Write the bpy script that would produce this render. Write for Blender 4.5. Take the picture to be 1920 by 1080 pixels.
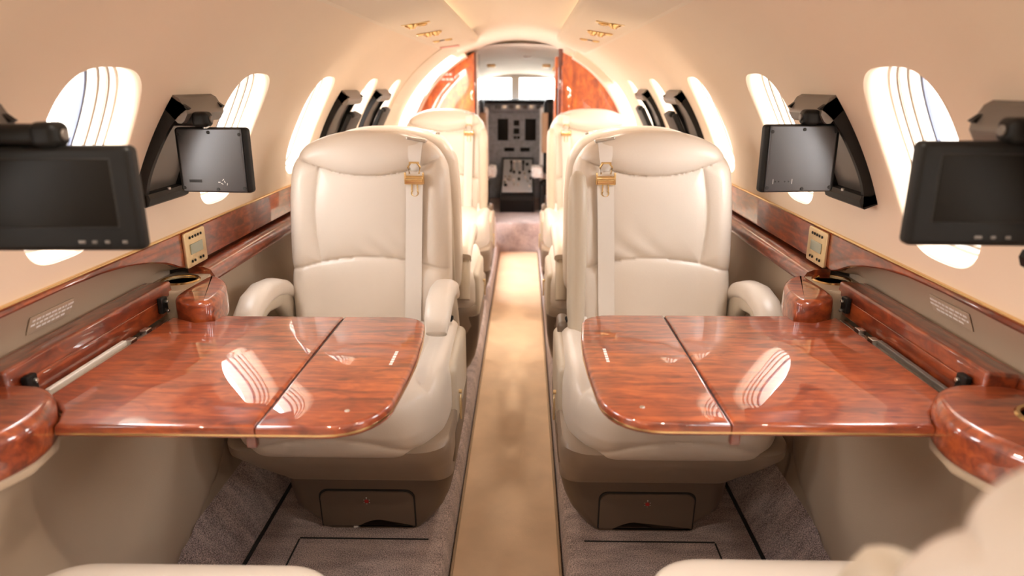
import bpy, bmesh, math, random
from mathutils import Vector, Matrix
PI=math.pi
random.seed(4)
S=bpy.context.scene
COL=S.collection
for o in list(bpy.data.objects): bpy.data.objects.remove(o)

# ------------------------------------------------------------------ camera
FPX=1300.0; pit=math.atan(380/FPX); yaw=math.atan(25*math.cos(pit)/FPX)
CAM=Vector((.045,0,1.18))
cd=bpy.data.cameras.new('camera'); cam=bpy.data.objects.new('camera',cd); COL.objects.link(cam)
cd.sensor_width=36; cd.lens=FPX*36/1920; cd.clip_start=.02; cd.clip_end=200
cam.location=CAM
cam.rotation_euler=(Matrix.Rotation(yaw,4,'Z')@Matrix.Rotation(PI/2-pit,4,'X')).to_euler()
cd.dof.use_dof=True; cd.dof.focus_distance=1.65; cd.dof.aperture_fstop=2.8
S.camera=cam
# ------------------------------------------------------------------ view, world
S.view_settings.view_transform='Standard'; S.view_settings.look='None'
S.view_settings.exposure=1.42; S.view_settings.gamma=1; S.view_settings.use_curve_mapping=False
W_STR=6.5
w=bpy.data.worlds.new('world'); S.world=w; w.use_nodes=True
nt=w.node_tree; nt.nodes.clear()
out=nt.nodes.new('ShaderNodeOutputWorld'); bg=nt.nodes.new('ShaderNodeBackground')
tc=nt.nodes.new('ShaderNodeTexCoord'); sp=nt.nodes.new('ShaderNodeSeparateXYZ'); rp=nt.nodes.new('ShaderNodeValToRGB')
nt.links.new(tc.outputs['Generated'],sp.inputs[0]); nt.links.new(sp.outputs['Z'],rp.inputs[0])
e=rp.color_ramp.elements; e[0].position=0.0; e[0].color=(.55,.53,.50,1); e[1].position=.5; e[1].color=(.93,.96,1,1)
n_=rp.color_ramp.elements.new(.08); n_.color=(.98,.95,.95,1)
nt.links.new(rp.outputs[0],bg.inputs[0]); bg.inputs[1].default_value=W_STR
nt.links.new(bg.outputs[0],out.inputs[0])

# ------------------------------------------------------------------ materials
def srgb(r,g,b):
    f=lambda c:(c/255/12.92) if c/255<=.04045 else ((c/255+.055)/1.055)**2.4
    return (f(r),f(g),f(b),1)
def mat(name,col,rough=.5,metal=0,coat=0,spec=.5,bump=None,noise=None,sheen=0,emit=None,estr=0,trans=0,coatr=.03):
    m=bpy.data.materials.new(name); m.use_nodes=True; t=m.node_tree; b=t.nodes['Principled BSDF']
    b.inputs['Base Color'].default_value=col; b.inputs['Roughness'].default_value=rough
    b.inputs['Metallic'].default_value=metal; b.inputs['Coat Weight'].default_value=coat
    b.inputs['Coat Roughness'].default_value=coatr
    b.inputs['Specular IOR Level'].default_value=spec; b.inputs['Sheen Weight'].default_value=sheen
    b.inputs['Transmission Weight'].default_value=trans
    if emit: b.inputs['Emission Color'].default_value=emit; b.inputs['Emission Strength'].default_value=estr
    tc=t.nodes.new('ShaderNodeTexCoord')
    if noise:
        sc,amt=noise[:2]; nz=t.nodes.new('ShaderNodeTexNoise'); nz.inputs['Scale'].default_value=sc; nz.inputs['Detail'].default_value=4
        t.links.new(tc.outputs['Object'],nz.inputs['Vector'])
        cr=t.nodes.new('ShaderNodeValToRGB'); k=cr.color_ramp.elements
        k[0].position=.35;k[1].position=.65
        k[0].color=tuple(c*(1-amt) for c in col[:3])+(1,); k[1].color=tuple(min(1,c*(1+amt)) for c in col[:3])+(1,)
        t.links.new(nz.outputs['Fac'],cr.inputs[0]); t.links.new(cr.outputs[0],b.inputs['Base Color'])
    if bump:
        sc,st=bump[:2]; nb=t.nodes.new('ShaderNodeTexNoise'); nb.inputs['Scale'].default_value=sc; nb.inputs['Detail'].default_value=3
        t.links.new(tc.outputs['Object'],nb.inputs['Vector'])
        bp=t.nodes.new('ShaderNodeBump'); bp.inputs['Strength'].default_value=st; bp.inputs['Distance'].default_value=.002
        t.links.new(nb.outputs['Fac'],bp.inputs['Height']); t.links.new(bp.outputs[0],b.inputs['Normal'])
    return m
def wood(name,c1,c2,c3,stretch=(2,30,30),mott=6):
    m=bpy.data.materials.new(name); m.use_nodes=True; t=m.node_tree; b=t.nodes['Principled BSDF']
    tc=t.nodes.new('ShaderNodeTexCoord'); mp=t.nodes.new('ShaderNodeMapping'); mp.inputs['Scale'].default_value=stretch
    t.links.new(tc.outputs['Object'],mp.inputs[0])
    n1=t.nodes.new('ShaderNodeTexNoise'); n1.inputs['Scale'].default_value=2.2; n1.inputs['Detail'].default_value=6; n1.inputs['Distortion'].default_value=.8
    t.links.new(mp.outputs[0],n1.inputs['Vector'])
    mp2=t.nodes.new('ShaderNodeMapping'); s2=tuple(4+ .25*s for s in stretch); mp2.inputs['Scale'].default_value=s2
    t.links.new(tc.outputs['Object'],mp2.inputs[0])
    n2=t.nodes.new('ShaderNodeTexNoise'); n2.inputs['Scale'].default_value=mott*.6; n2.inputs['Detail'].default_value=3; n2.inputs['Distortion'].default_value=1.5
    t.links.new(mp2.outputs[0],n2.inputs['Vector'])
    mx=t.nodes.new('ShaderNodeMath'); mx.operation='MULTIPLY_ADD'; mx.inputs[1].default_value=.6
    ad=t.nodes.new('ShaderNodeMath'); ad.operation='MULTIPLY'; ad.inputs[1].default_value=.4
    t.links.new(n2.outputs['Fac'],ad.inputs[0]); t.links.new(n1.outputs['Fac'],mx.inputs[0]); t.links.new(ad.outputs[0],mx.inputs[2])
    cr=t.nodes.new('ShaderNodeValToRGB'); k=cr.color_ramp.elements
    k[0].position=.36;k[0].color=c1;k[1].position=.64;k[1].color=c3
    q=cr.color_ramp.elements.new(.5); q.color=c2
    t.links.new(mx.outputs[0],cr.inputs[0]); t.links.new(cr.outputs[0],b.inputs['Base Color'])
    b.inputs['Roughness'].default_value=.4; b.inputs['Coat Weight'].default_value=1; b.inputs['Coat Roughness'].default_value=.015
    b.inputs['Coat IOR'].default_value=1.75
    return m
def carpet_mat():
    m=mat('carpet',(.2,.15,.13,1),.95,sheen=.3); t=m.node_tree; b=t.nodes['Principled BSDF']
    tc=t.nodes.new('ShaderNodeTexCoord')
    n1=t.nodes.new('ShaderNodeTexNoise'); n1.inputs['Scale'].default_value=330; n1.inputs['Detail'].default_value=3
    n2=t.nodes.new('ShaderNodeTexNoise'); n2.inputs['Scale'].default_value=9; n2.inputs['Detail'].default_value=3
    t.links.new(tc.outputs['Object'],n1.inputs['Vector'])
    mp=t.nodes.new('ShaderNodeMapping'); mp.inputs['Scale'].default_value=(1,3,1); t.links.new(tc.outputs['Object'],mp.inputs[0]); t.links.new(mp.outputs[0],n2.inputs['Vector'])
    a=t.nodes.new('ShaderNodeMath'); a.operation='MULTIPLY_ADD'; a.inputs[1].default_value=.75
    c=t.nodes.new('ShaderNodeMath'); c.operation='MULTIPLY'; c.inputs[1].default_value=.25
    t.links.new(n2.outputs['Fac'],c.inputs[0]); t.links.new(n1.outputs['Fac'],a.inputs[0]); t.links.new(c.outputs[0],a.inputs[2])
    cr=t.nodes.new('ShaderNodeValToRGB'); k=cr.color_ramp.elements
    k[0].position=.38;k[0].color=(.17,.115,.10,1);k[1].position=.62;k[1].color=(.84,.66,.60,1)
    t.links.new(a.outputs[0],cr.inputs[0]); t.links.new(cr.outputs[0],b.inputs['Base Color'])
    bp=t.nodes.new('ShaderNodeBump'); bp.inputs['Strength'].default_value=.9; bp.inputs['Distance'].default_value=.004
    t.links.new(n1.outputs['Fac'],bp.inputs['Height']); t.links.new(bp.outputs[0],b.inputs['Normal'])
    return m
def glass_mat():
    m=bpy.data.materials.new('pane_glass'); m.use_nodes=True; t=m.node_tree; t.nodes.clear()
    o=t.nodes.new('ShaderNodeOutputMaterial'); mx=t.nodes.new('ShaderNodeMixShader'); tr=t.nodes.new('ShaderNodeBsdfTransparent'); gl=t.nodes.new('ShaderNodeBsdfGlossy')
    gl.inputs['Roughness'].default_value=.02; tr.inputs[0].default_value=(.97,.98,.98,1); mx.inputs[0].default_value=.06
    t.links.new(tr.outputs[0],mx.inputs[1]); t.links.new(gl.outputs[0],mx.inputs[2]); t.links.new(mx.outputs[0],o.inputs[0]); return m
M={}
M['leather']=mat('cream_leather',(.73,.63,.53,1),.36,bump=(260,.12),noise=(3,.03),coat=.15,coatr=.3)
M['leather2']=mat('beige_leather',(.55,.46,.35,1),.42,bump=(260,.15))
M['shell']=mat('seat_shell_taupe',(.155,.11,.078,1),.42,bump=(300,.1))
M['pan']=mat('seat_pan_taupe',(.30,.225,.165,1),.42,bump=(300,.1))
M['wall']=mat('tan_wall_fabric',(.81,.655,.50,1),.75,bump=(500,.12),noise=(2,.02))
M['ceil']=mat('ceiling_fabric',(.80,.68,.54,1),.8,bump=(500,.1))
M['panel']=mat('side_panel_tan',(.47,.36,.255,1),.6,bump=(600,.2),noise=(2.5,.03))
M['frame']=mat('window_frame_plastic',(.74,.68,.60,1),.3)
M['gasket']=mat('window_gasket',(.10,.11,.17,1),.4)
M['glass']=glass_mat()
M['track']=mat('window_shade_track',(.36,.28,.21,1),.4)
M['carpet']=carpet_mat()
M['runner']=mat('aisle_runner_beige',(.76,.54,.35,1),.7,bump=(200,.2),noise=(7,.07))
M['runner_edge']=mat('runner_binding',(.40,.28,.18,1),.8)
M['seam']=mat('dark_seam',(.02,.018,.016,1),.8)
M['wood']=wood('mahogany_table',(.13,.018,.005,1),(.28,.047,.011,1),(.46,.092,.020,1),(3,26,26))
M['woody']=wood('mahogany_rail',(.09,.012,.003,1),(.20,.031,.007,1),(.38,.07,.015,1),(24,3,24))
M['woodz']=wood('mahogany_bulkhead',(.34,.055,.010,1),(.55,.105,.015,1),(.82,.20,.03,1),(9,9,2.2),5)
M['wood_dark']=wood('dark_mahogany',(.07,.012,.006,1),(.13,.02,.008,1),(.2,.03,.01,1),(9,9,2))
M['gold']=mat('gold_metal',(.83,.60,.30,1),.22,1)
M['goldsatin']=mat('satin_gold_plate',(.80,.62,.36,1),.35,.8)
M['steel']=mat('brushed_steel',(.62,.60,.56,1),.3,1)
M['black']=mat('black_plastic',(.010,.009,.008,1),.45,spec=.2,bump=(400,.1))
M['blackmetal']=mat('black_metal_back',(.09,.087,.09,1),.33,.7)
M['bronze']=mat('bronze_grey_metal',(.17,.145,.125,1),.38,.4)
M['screen']=mat('dark_screen',(.008,.006,.004,1),.35,spec=.15)
M['lcd']=mat('lcd_grey_green',(.30,.31,.22,1),.2,coat=.5)
M['belt']=mat('belt_webbing',(.80,.73,.66,1),.5,bump=(900,.3),sheen=.2)
M['white']=mat('white_ink',(.85,.80,.76,1),.5)
M['placard']=mat('placard_tan',(.50,.385,.275,1),.35)
M['red']=mat('red_ink',(.55,.03,.03,1),.5)
M['led']=mat('warm_light_strip',(1,.9,.7,1),.5,emit=(1,.90,.76,1),estr=1.5)
M['panelgrey']=mat('instrument_grey',(.44,.48,.55,1),.5,noise=(30,.15))
M['fleece']=mat('white_sheepskin',(.85,.82,.78,1),.95,bump=(90,1.0),sheen=.5)
M['tanleather']=mat('pilot_seat_tan',(.42,.26,.15,1),.5)
M['cockpit']=mat('cockpit_lining',(.82,.72,.60,1),.8)
M['orange']=mat('orange_tab',(.85,.30,.03,1),.5)
M['curtain']=mat('pale_sheer',(.85,.85,.88,1),.6)
M['pinkplac']=mat('pink_placard',(.85,.45,.40,1),.5)

# ------------------------------------------------------------------ mesh helpers
class MB:
    def __init__(s): s.v=[]; s.f=[]
    def add(s,vs,fs,Mx=None):
        o=len(s.v)
        s.v+= [tuple(Mx@Vector(p)) if Mx else tuple(p) for p in vs]
        s.f+= [tuple(i+o for i in f) for f in fs]; return s
    def rbox(s,c,size,r=.004,n=(1,1,1),k=3,Mx=None,rot=None,warp=None):
        h=[x/2 for x in size]; r=min(r,min(h)*.999)
        ax=[]
        for a in range(3):
            inn=h[a]-r; L=[-(inn+r*math.tan(PI/4*(k-i)/k)) for i in range(k)]
            L+=[-inn+2*inn*i/n[a] for i in range(n[a]+1)]
            L+=[inn+r*math.tan(PI/4*(i+1)/k) for i in range(k)]; ax.append(L)
        vs=[];d={};fs=[]
        def vid(p):
            inn=[max(-(h[a]-r),min(h[a]-r,p[a])) for a in range(3)]
            dv=Vector([p[a]-inn[a] for a in range(3)])
            if dv.length>1e-9: dv=dv.normalized()*r
            q=Vector(inn)+dv; key=tuple(round(x,5) for x in q)
            if key not in d: d[key]=len(vs); vs.append(q)
            return d[key]
        for a in range(3):
            b,c2=(a+1)%3,(a+2)%3
            for sg in (-1,1):
                for i in range(len(ax[b])-1):
                    for j in range(len(ax[c2])-1):
                        q=[]
                        for (ii,jj) in ((i,j),(i+1,j),(i+1,j+1),(i,j+1)):
                            p=[0,0,0]; p[a]=sg*h[a]; p[b]=ax[b][ii]; p[c2]=ax[c2][jj]; q.append(vid(p))
                        q2=[]
                        for x in q:
                            if x not in q2: q2.append(x)
                        if len(q2)>2:
                            if sg<0: q2.reverse()
                            fs.append(q2)
        if warp: vs=[warp(p) for p in vs]
        R=Matrix.Translation(c)@(rot.to_4x4() if rot else Matrix())
        if Mx: R=Mx@R
        return s.add(vs,fs,R)
    def lathe(s,prof,c=(0,0,0),seg=24,rot=None,Mx=None):
        vs=[];fs=[]
        for (r,z) in prof:
            for i in range(seg):
                a=2*PI*i/seg; vs.append((r*math.cos(a),r*math.sin(a),z))
        m=len(prof)
        for j in range(m-1):
            for i in range(seg):
                i2=(i+1)%seg; fs.append((j*seg+i,j*seg+i2,(j+1)*seg+i2,(j+1)*seg+i))
        if prof[0][0]>1e-6: fs.append(tuple(reversed(range(seg))))
        if prof[-1][0]>1e-6: fs.append(tuple((m-1)*seg+i for i in range(seg)))
        R=Matrix.Translation(c)@(rot.to_4x4() if rot else Matrix())
        if Mx: R=Mx@R
        return s.add(vs,fs,R)
    def cyl(s,c,r,h,axis='Z',seg=20,b=.001,Mx=None):
        rot={'Z':Matrix(),'X':Matrix.Rotation(PI/2,4,'Y'),'Y':Matrix.Rotation(-PI/2,4,'X')}[axis].to_3x3()
        return s.lathe([(1e-7,-h/2),(r-b,-h/2),(r,-h/2+b),(r,h/2-b),(r-b,h/2),(1e-7,h/2)],c,seg,rot,Mx)
    def loft(s,rings,close=True,caps=True,Mx=None):
        n=len(rings[0]); vs=[p for r in rings for p in r]; fs=[]
        for j in range(len(rings)-1):
            for i in range(n if close else n-1):
                i2=(i+1)%n; fs.append((j*n+i,j*n+i2,(j+1)*n+i2,(j+1)*n+i))
        if caps and close:
            fs.append(tuple(reversed(range(n)))); fs.append(tuple((len(rings)-1)*n+i for i in range(n)))
        return s.add(vs,fs,Mx)
    def prism(s,ol,z0,z1,b=0,Mx=None,k=3):
        n=len(ol)
        ar=sum(ol[i][0]*ol[(i+1)%n][1]-ol[(i+1)%n][0]*ol[i][1] for i in range(n))
        if ar<0: ol=list(reversed(ol))
        def inset(d):
            r=[]
            for i in range(n):
                p0=Vector(ol[i-1]);p=Vector(ol[i]);p1=Vector(ol[(i+1)%n])
                a=(p-p0); c=(p1-p)
                if a.length<1e-7 or c.length<1e-7: r.append(p); continue
                a.normalize(); c.normalize(); n1=Vector((-a.y,a.x)); n2=Vector((-c.y,c.x)); nn=(n1+n2)
                if nn.length<1e-6: nn=n1.copy()
                nn.normalize(); q=max(.4,nn.dot(n1)); r.append(p+nn*(d/q))
            return r
        rings=[]
        if b>0:
            for i in range(k+1):
                a=PI/2*i/k; o=inset(b*(1-math.sin(a))); z=z0+b*(1-math.cos(a)); rings.append([(p.x,p.y,z) for p in o])
            for i in range(k+1):
                a=PI/2*i/k; o=inset(b*(1-math.cos(a))); z=z1-b*(1-math.sin(a)); rings.append([(p.x,p.y,z) for p in o])
        else: rings=[[(p[0],p[1],z0) for p in ol],[(p[0],p[1],z1) for p in ol]]
        return s.loft(rings,Mx=Mx)
    def tube(s,path,rx,rz=None,seg=12,up=Vector((0,0,1)),ex=1.0,caps=True):
        P=[Vector(p) for p in path]; rings=[]; n=len(P)
        for i,p in enumerate(P):
            t=(P[min(i+1,n-1)]-P[max(i-1,0)]).normalized()
            sd=t.cross(up); 
            if sd.length<1e-5: sd=Vector((1,0,0))
            sd.normalize(); u=sd.cross(t).normalized()
            a=rx[i] if isinstance(rx,(list,tuple)) else rx
            b=(rz[i] if isinstance(rz,(list,tuple)) else rz) if rz is not None else a
            ring=[]
            for j in range(seg):
                th=2*PI*j/seg; c,sn=math.cos(th),math.sin(th)
                cx=math.copysign(abs(c)**ex,c); sx=math.copysign(abs(sn)**ex,sn)
                ring.append(p+sd*a*cx+u*b*sx)
            rings.append(ring)
        return s.loft(rings,caps=caps)
    def mesh(s,name,m,ang=35,merge=False):
        me=bpy.data.meshes.new(name); me.from_pydata([tuple(p) for p in s.v],[],s.f)
        bm=bmesh.new(); bm.from_mesh(me)
        if merge: bmesh.ops.remove_doubles(bm,verts=bm.verts,dist=1e-5)
        bmesh.ops.recalc_face_normals(bm,faces=bm.faces); bm.to_mesh(me); bm.free()
        for p in me.polygons: p.use_smooth=True
        me.set_sharp_from_angle(angle=math.radians(ang)); me.materials.append(m); return me
    def build(s,name,m,parent=None,label=None,ang=35,merge=False,loc=None):
        return link(name,s.mesh(name,m,ang,merge),parent,label,loc)
def link(name,me,parent=None,label=None,loc=None):
    o=bpy.data.objects.new(name,me); COL.objects.link(o)
    if parent: o.parent=parent
    if label: o['label']=label
    if loc: o.location=loc
    return o
def empty(name,loc=(0,0,0),rz=0):
    o=bpy.data.objects.new(name,None); COL.objects.link(o); o.location=loc; o.rotation_euler=(0,0,rz); o.empty_display_size=.05; return o
def tag(o,label,cat,group=None):
    o['label']=label; o['category']=cat
    if group: o['group']=group
    return o
def struct(o): o['kind']='structure'; return o
def rrect(x0,x1,y0,y1,r,k=6):
    if not isinstance(r,(list,tuple)): r=[r]*4
    pts=[]
    for (cx,cy,a0,rr) in ((x1-r[0],y1-r[0],0,r[0]),(x0+r[1],y1-r[1],90,r[1]),(x0+r[2],y0+r[2],180,r[2]),(x1-r[3],y0+r[3],270,r[3])):
        for i in range(k+1):
            a=math.radians(a0+90*i/k); pts.append((cx+rr*math.cos(a),cy+rr*math.sin(a)))
    return pts
def chaikin(pts,n=2):
    for _ in range(n):
        q=[]
        for i in range(len(pts)):
            p0,p1=pts[i],pts[(i+1)%len(pts)]
            q+=[(p0[0]*.75+p1[0]*.25,p0[1]*.75+p1[1]*.25),(p0[0]*.25+p1[0]*.75,p0[1]*.25+p1[1]*.75)]
        pts=q
    return pts
def cut(o,mb):
    c=mb.build('cutter',o.data.materials[0]); c.parent=o.parent
    m=o.modifiers.new('cut','BOOLEAN'); m.operation='DIFFERENCE'; m.object=c; m.solver='EXACT'
    bpy.context.view_layer.update()
    me=bpy.data.meshes.new_from_object(o.evaluated_get(bpy.context.evaluated_depsgraph_get()))
    o.modifiers.clear()
    print('CUT',len(o.data.polygons),len(me.polygons))
    if len(me.polygons)>.8*len(o.data.polygons): o.data=me
    bpy.data.objects.remove(c)
    me=o.data
    for p in me.polygons: p.use_smooth=True
    me.set_sharp_from_angle(angle=math.radians(35))
def sstep(a,b,x):
    t=max(0,min(1,(x-a)/(b-a))); return t*t*(3-2*t)
SIDE={-1:'left',1:'right'}

# ------------------------------------------------------------------ cabin shell
R=.814; ZC=.68
def cyp(phi,y,s,d=0.0):
    return Vector((s*(R+d)*math.cos(phi),y,ZC+(R+d)*math.sin(phi)))
PH0=math.asin(.15/R); PH1=math.radians(57.7)
PC=math.radians(27.2); PHH=math.radians(12.7); WHY=.126
CELL=.19; CP0=math.radians(11.8); CP1=math.radians(42.6)
Y_BACK=-1.3
WIN={-1:[-.77,-.10,.55,1.208,1.852,2.505,3.245,3.855],1:[-.77,-.10,.55,1.214,1.885,2.575,3.365,4.105,4.80]}
YEND={-1:4.06,1:5.0}
NEX=3.1
def sel(t,kx=1.0,kp=1.0,yc=0):
    c,s_=math.cos(t),math.sin(t); r=1/((abs(c)**NEX+abs(s_)**NEX)**(1/NEX))
    q=r*s_
    return yc+WHY*kx*r*c-.045*max(0,q)**1.6, PC+PHH*kp*q
NP=24
def build_wall(s):
    mb=MB(); ys=[Y_BACK]
    phs=[CP0+(CP1-CP0)*i/NP for i in range(NP+1)]
    def strip(ya,yb,plist,ny=2):
        vs=[];fs=[]
        for j in range(ny+1):
            for p in plist: vs.append(cyp(p,ya+(yb-ya)*j/ny,s))
        n=len(plist)
        for j in range(ny):
            for i in range(n-1): fs.append((j*n+i,j*n+i+1,(j+1)*n+i+1,(j+1)*n+i))
        mb.add(vs,fs)
    low=[PH0,CP0]; top=[CP1+(PH1-CP1)*i/10 for i in range(11)]
    ye=YEND[s]
    prev=Y_BACK
    for wc in WIN[s]:
        a,b=wc-CELL,wc+CELL
        if a>prev: strip(prev,a,phs,2)
        prev=b
        # perimeter
        per=[]
        for i in range(NP): per.append((a+(b-a)*i/NP,CP0))
        for i in range(NP): per.append((b,CP0+(CP1-CP0)*i/NP))
        for i in range(NP): per.append((b-(b-a)*i/NP,CP1))
        for i in range(NP): per.append((a,CP1-(CP1-CP0)*i/NP))
        rings=[]
        el=[]
        for (y,p) in per:
            t=math.atan2((p-PC)/((CP1-CP0)/2),(y-wc)/CELL); el.append(t)
        for k in range(7):
            f=k/6; ring=[]
            for (y,p),t in zip(per,el):
                ey,ep=sel(t,1.06,1.045,wc); ring.append(cyp(p+(ep-p)*f,y+(ey-y)*f,s))
            rings.append(ring)
        for (kk,dd) in ((1.045,.0012),(1.028,.004),(1.012,.010),(1.0,.019),(.99,.03),(.985,.045)):
            rings.append([cyp(sel(t,kk,kk,wc)[1],sel(t,kk,kk,wc)[0],s,dd) for t in el])
        mb.loft(rings,caps=False)
        # the window
    if ye>prev: strip(prev,ye,phs,3)
    N=60
    ybs=[Y_BACK,ye]
    allY=sorted(set([Y_BACK,ye]+[wc-CELL+2*CELL*i/NP for wc in WIN[s] for i in range(NP+1)]))
    for lst in (low,top):
        for ya,yb in zip(allY[:-1],allY[1:]): strip(ya,yb,lst,1)
    # hidden lower skin down to the floor
    zb=[(.80,.825),(.90,.80),(.93,.75),(.93,-.2)]
    p0=cyp(PH0,0,s)
    prof=[(abs(p0.x),p0.z)]+zb
    mb.loft([[(s*x,Y_BACK,z) for x,z in prof],[(s*x,ye if s<0 else 5.2,z) for x,z in prof]],close=False,caps=False)
    o=struct(mb.build('wall_'+SIDE[s],M['wall'],ang=40,merge=True))
    return o
for s in (-1,1): build_wall(s)
nwin=0
def build_window(s,wc):
    global nwin
    nwin+=1
    root=empty('window_%d'%nwin,tuple(cyp(PC,wc,s,.05))); struct(root); off=root.location
    ts=[2*PI*i/72 for i in range(72)]
    def ring(k,d): return [cyp(sel(t,k,k,wc)[1],sel(t,k,k,wc)[0],s,d)-off for t in ts]
    m=MB().loft([ring(.985,.040),ring(.965,.041),ring(.958,.044),ring(.955,.054),ring(.935,.056),ring(.928,.059),ring(.925,.070),ring(.90,.072),ring(.895,.075),ring(.89,.088),ring(1.0,.088),ring(1.0,.042)],caps=False)
    m.build('window_frame',M['frame'],root,ang=30)
    g=MB().loft([ring(.953,.0525),ring(.951,.0515),ring(.938,.0530),ring(.936,.0550)],caps=False); g.build('shade_track',M['track'],root)
    g=MB().loft([ring(.922,.0690),ring(.920,.0680),ring(.904,.0695),ring(.902,.0715)],caps=False); g.build('shade_track',M['track'],root)
    g=MB().loft([ring(.90,.088),ring(.862,.089),ring(.86,.094),ring(.90,.096)],caps=False); g.build('gasket',M['gasket'],root)
    # outer reveal in the fuselage skin
    g=MB().loft([ring(.90,.095),ring(.885,.105),ring(.88,.135),ring(1.0,.136),ring(1.0,.088)],caps=False); g.build('outer_frame',M['frame'],root)
    g=MB().loft([ring(.875,.098),ring(.6,.0985),ring(.3,.099),ring(.01,.099)],caps=False); g.build('window_pane',M['glass'],root,ang=60)
    # daylight portal
    ld=bpy.data.lights.new('daylight','AREA'); ld.shape='RECTANGLE'; ld.size=.30; ld.size_y=.40; ld.cycles.is_portal=True
    lo=bpy.data.objects.new('daylight_portal',ld); COL.objects.link(lo)
    p=cyp(PC,wc,s,.14); n=Vector((-s*math.cos(PC),0,-math.sin(PC)))
    lo.location=p; lo.rotation_euler=n.to_track_quat('-Z','Z').to_euler()
for s in (-1,1):
    for wc in WIN[s]: build_window(s,wc)

# ceiling (crown of the tube)
mb=MB(); 
cp=[PH1+(PI-2*PH1)*i/24 for i in range(25)]
mb.loft([[cyp(p,y,1) for p in cp] for y in (Y_BACK,0,2,4,5.44)],close=False,caps=False)
struct(mb.build('ceiling',M['ceil'],ang=60))
# back wall behind the camera
mb=MB(); ol=[(.93,-.2)]+[(R*math.cos(a),ZC+R*math.sin(a)) for a in [math.radians(5+170*i/30) for i in range(31)]]+[(-.93,-.2)]
mb.prism(ol,-.02,.02,Mx=Matrix.Translation((0,Y_BACK,0))@Matrix.Rotation(PI/2,4,'X'))
struct(mb.build('wall_back',M['wall'],ang=30))

# floor
mb=MB()
for s in (-1,1):
    prof=[(.155,-.10),(.160,-.03),(.166,-.008),(.18,0),(.40,0),(.672,0),(.70,.05),(.78,.155),(.80,.16),(.93,.16)]
    mb.loft([[(s*x,y,z) for x,z in prof] for y in (Y_BACK,0,1,2,3,4,5.36)],close=False,caps=False)
mb.add([(-.2,Y_BACK,-.1),(.2,Y_BACK,-.1),(.2,5.36,-.1),(-.2,5.36,-.1)],[(0,1,2,3)])
mb.add([(-1.0,Y_BACK,-.2),(1.0,Y_BACK,-.2),(1.0,5.5,-.2),(-1.0,5.5,-.2)],[(0,1,2,3)])
struct(mb.build('floor',M['carpet'],ang=50))
# runner
root=empty('aisle_runner',(0,2,-.1)); tag(root,'long beige runner laid along the sunken centre aisle','runner')
mb=MB(); mb.rbox((0,.02,.012),(.292,6.60,.022),.006,(1,40,1)); mb.build('runner_pad',M['runner'],root)
for s in (-1,1): MB().rbox((s*.147,.02,.012),(.008,6.60,.028),.004).build('runner_binding',M['runner_edge'],root)
# seat tracks and carpet seams
for s in (-1,1):
    t=MB().rbox((0,0,0),(.010,5.4,.006),.002).build('floor_track',M['seam'],loc=(s*.668,1.9,.003))
    tag(t,'dark floor channel where the carpet turns up the %s cabin side'%SIDE[s],'floor channel')
    t=MB().rbox((0,0,0),(.004,.32,.003),.001).build('carpet_seam',M['seam'],loc=(s*.56,1.44,.0015))
    MB().rbox((-s*.175,.165,0),(.35,.004,.003),.001).build('cross_joint',M['seam'],t)
    tag(t,'thin dark carpet joint in the footwell before the %s facing seat'%SIDE[s],'seam')

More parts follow.
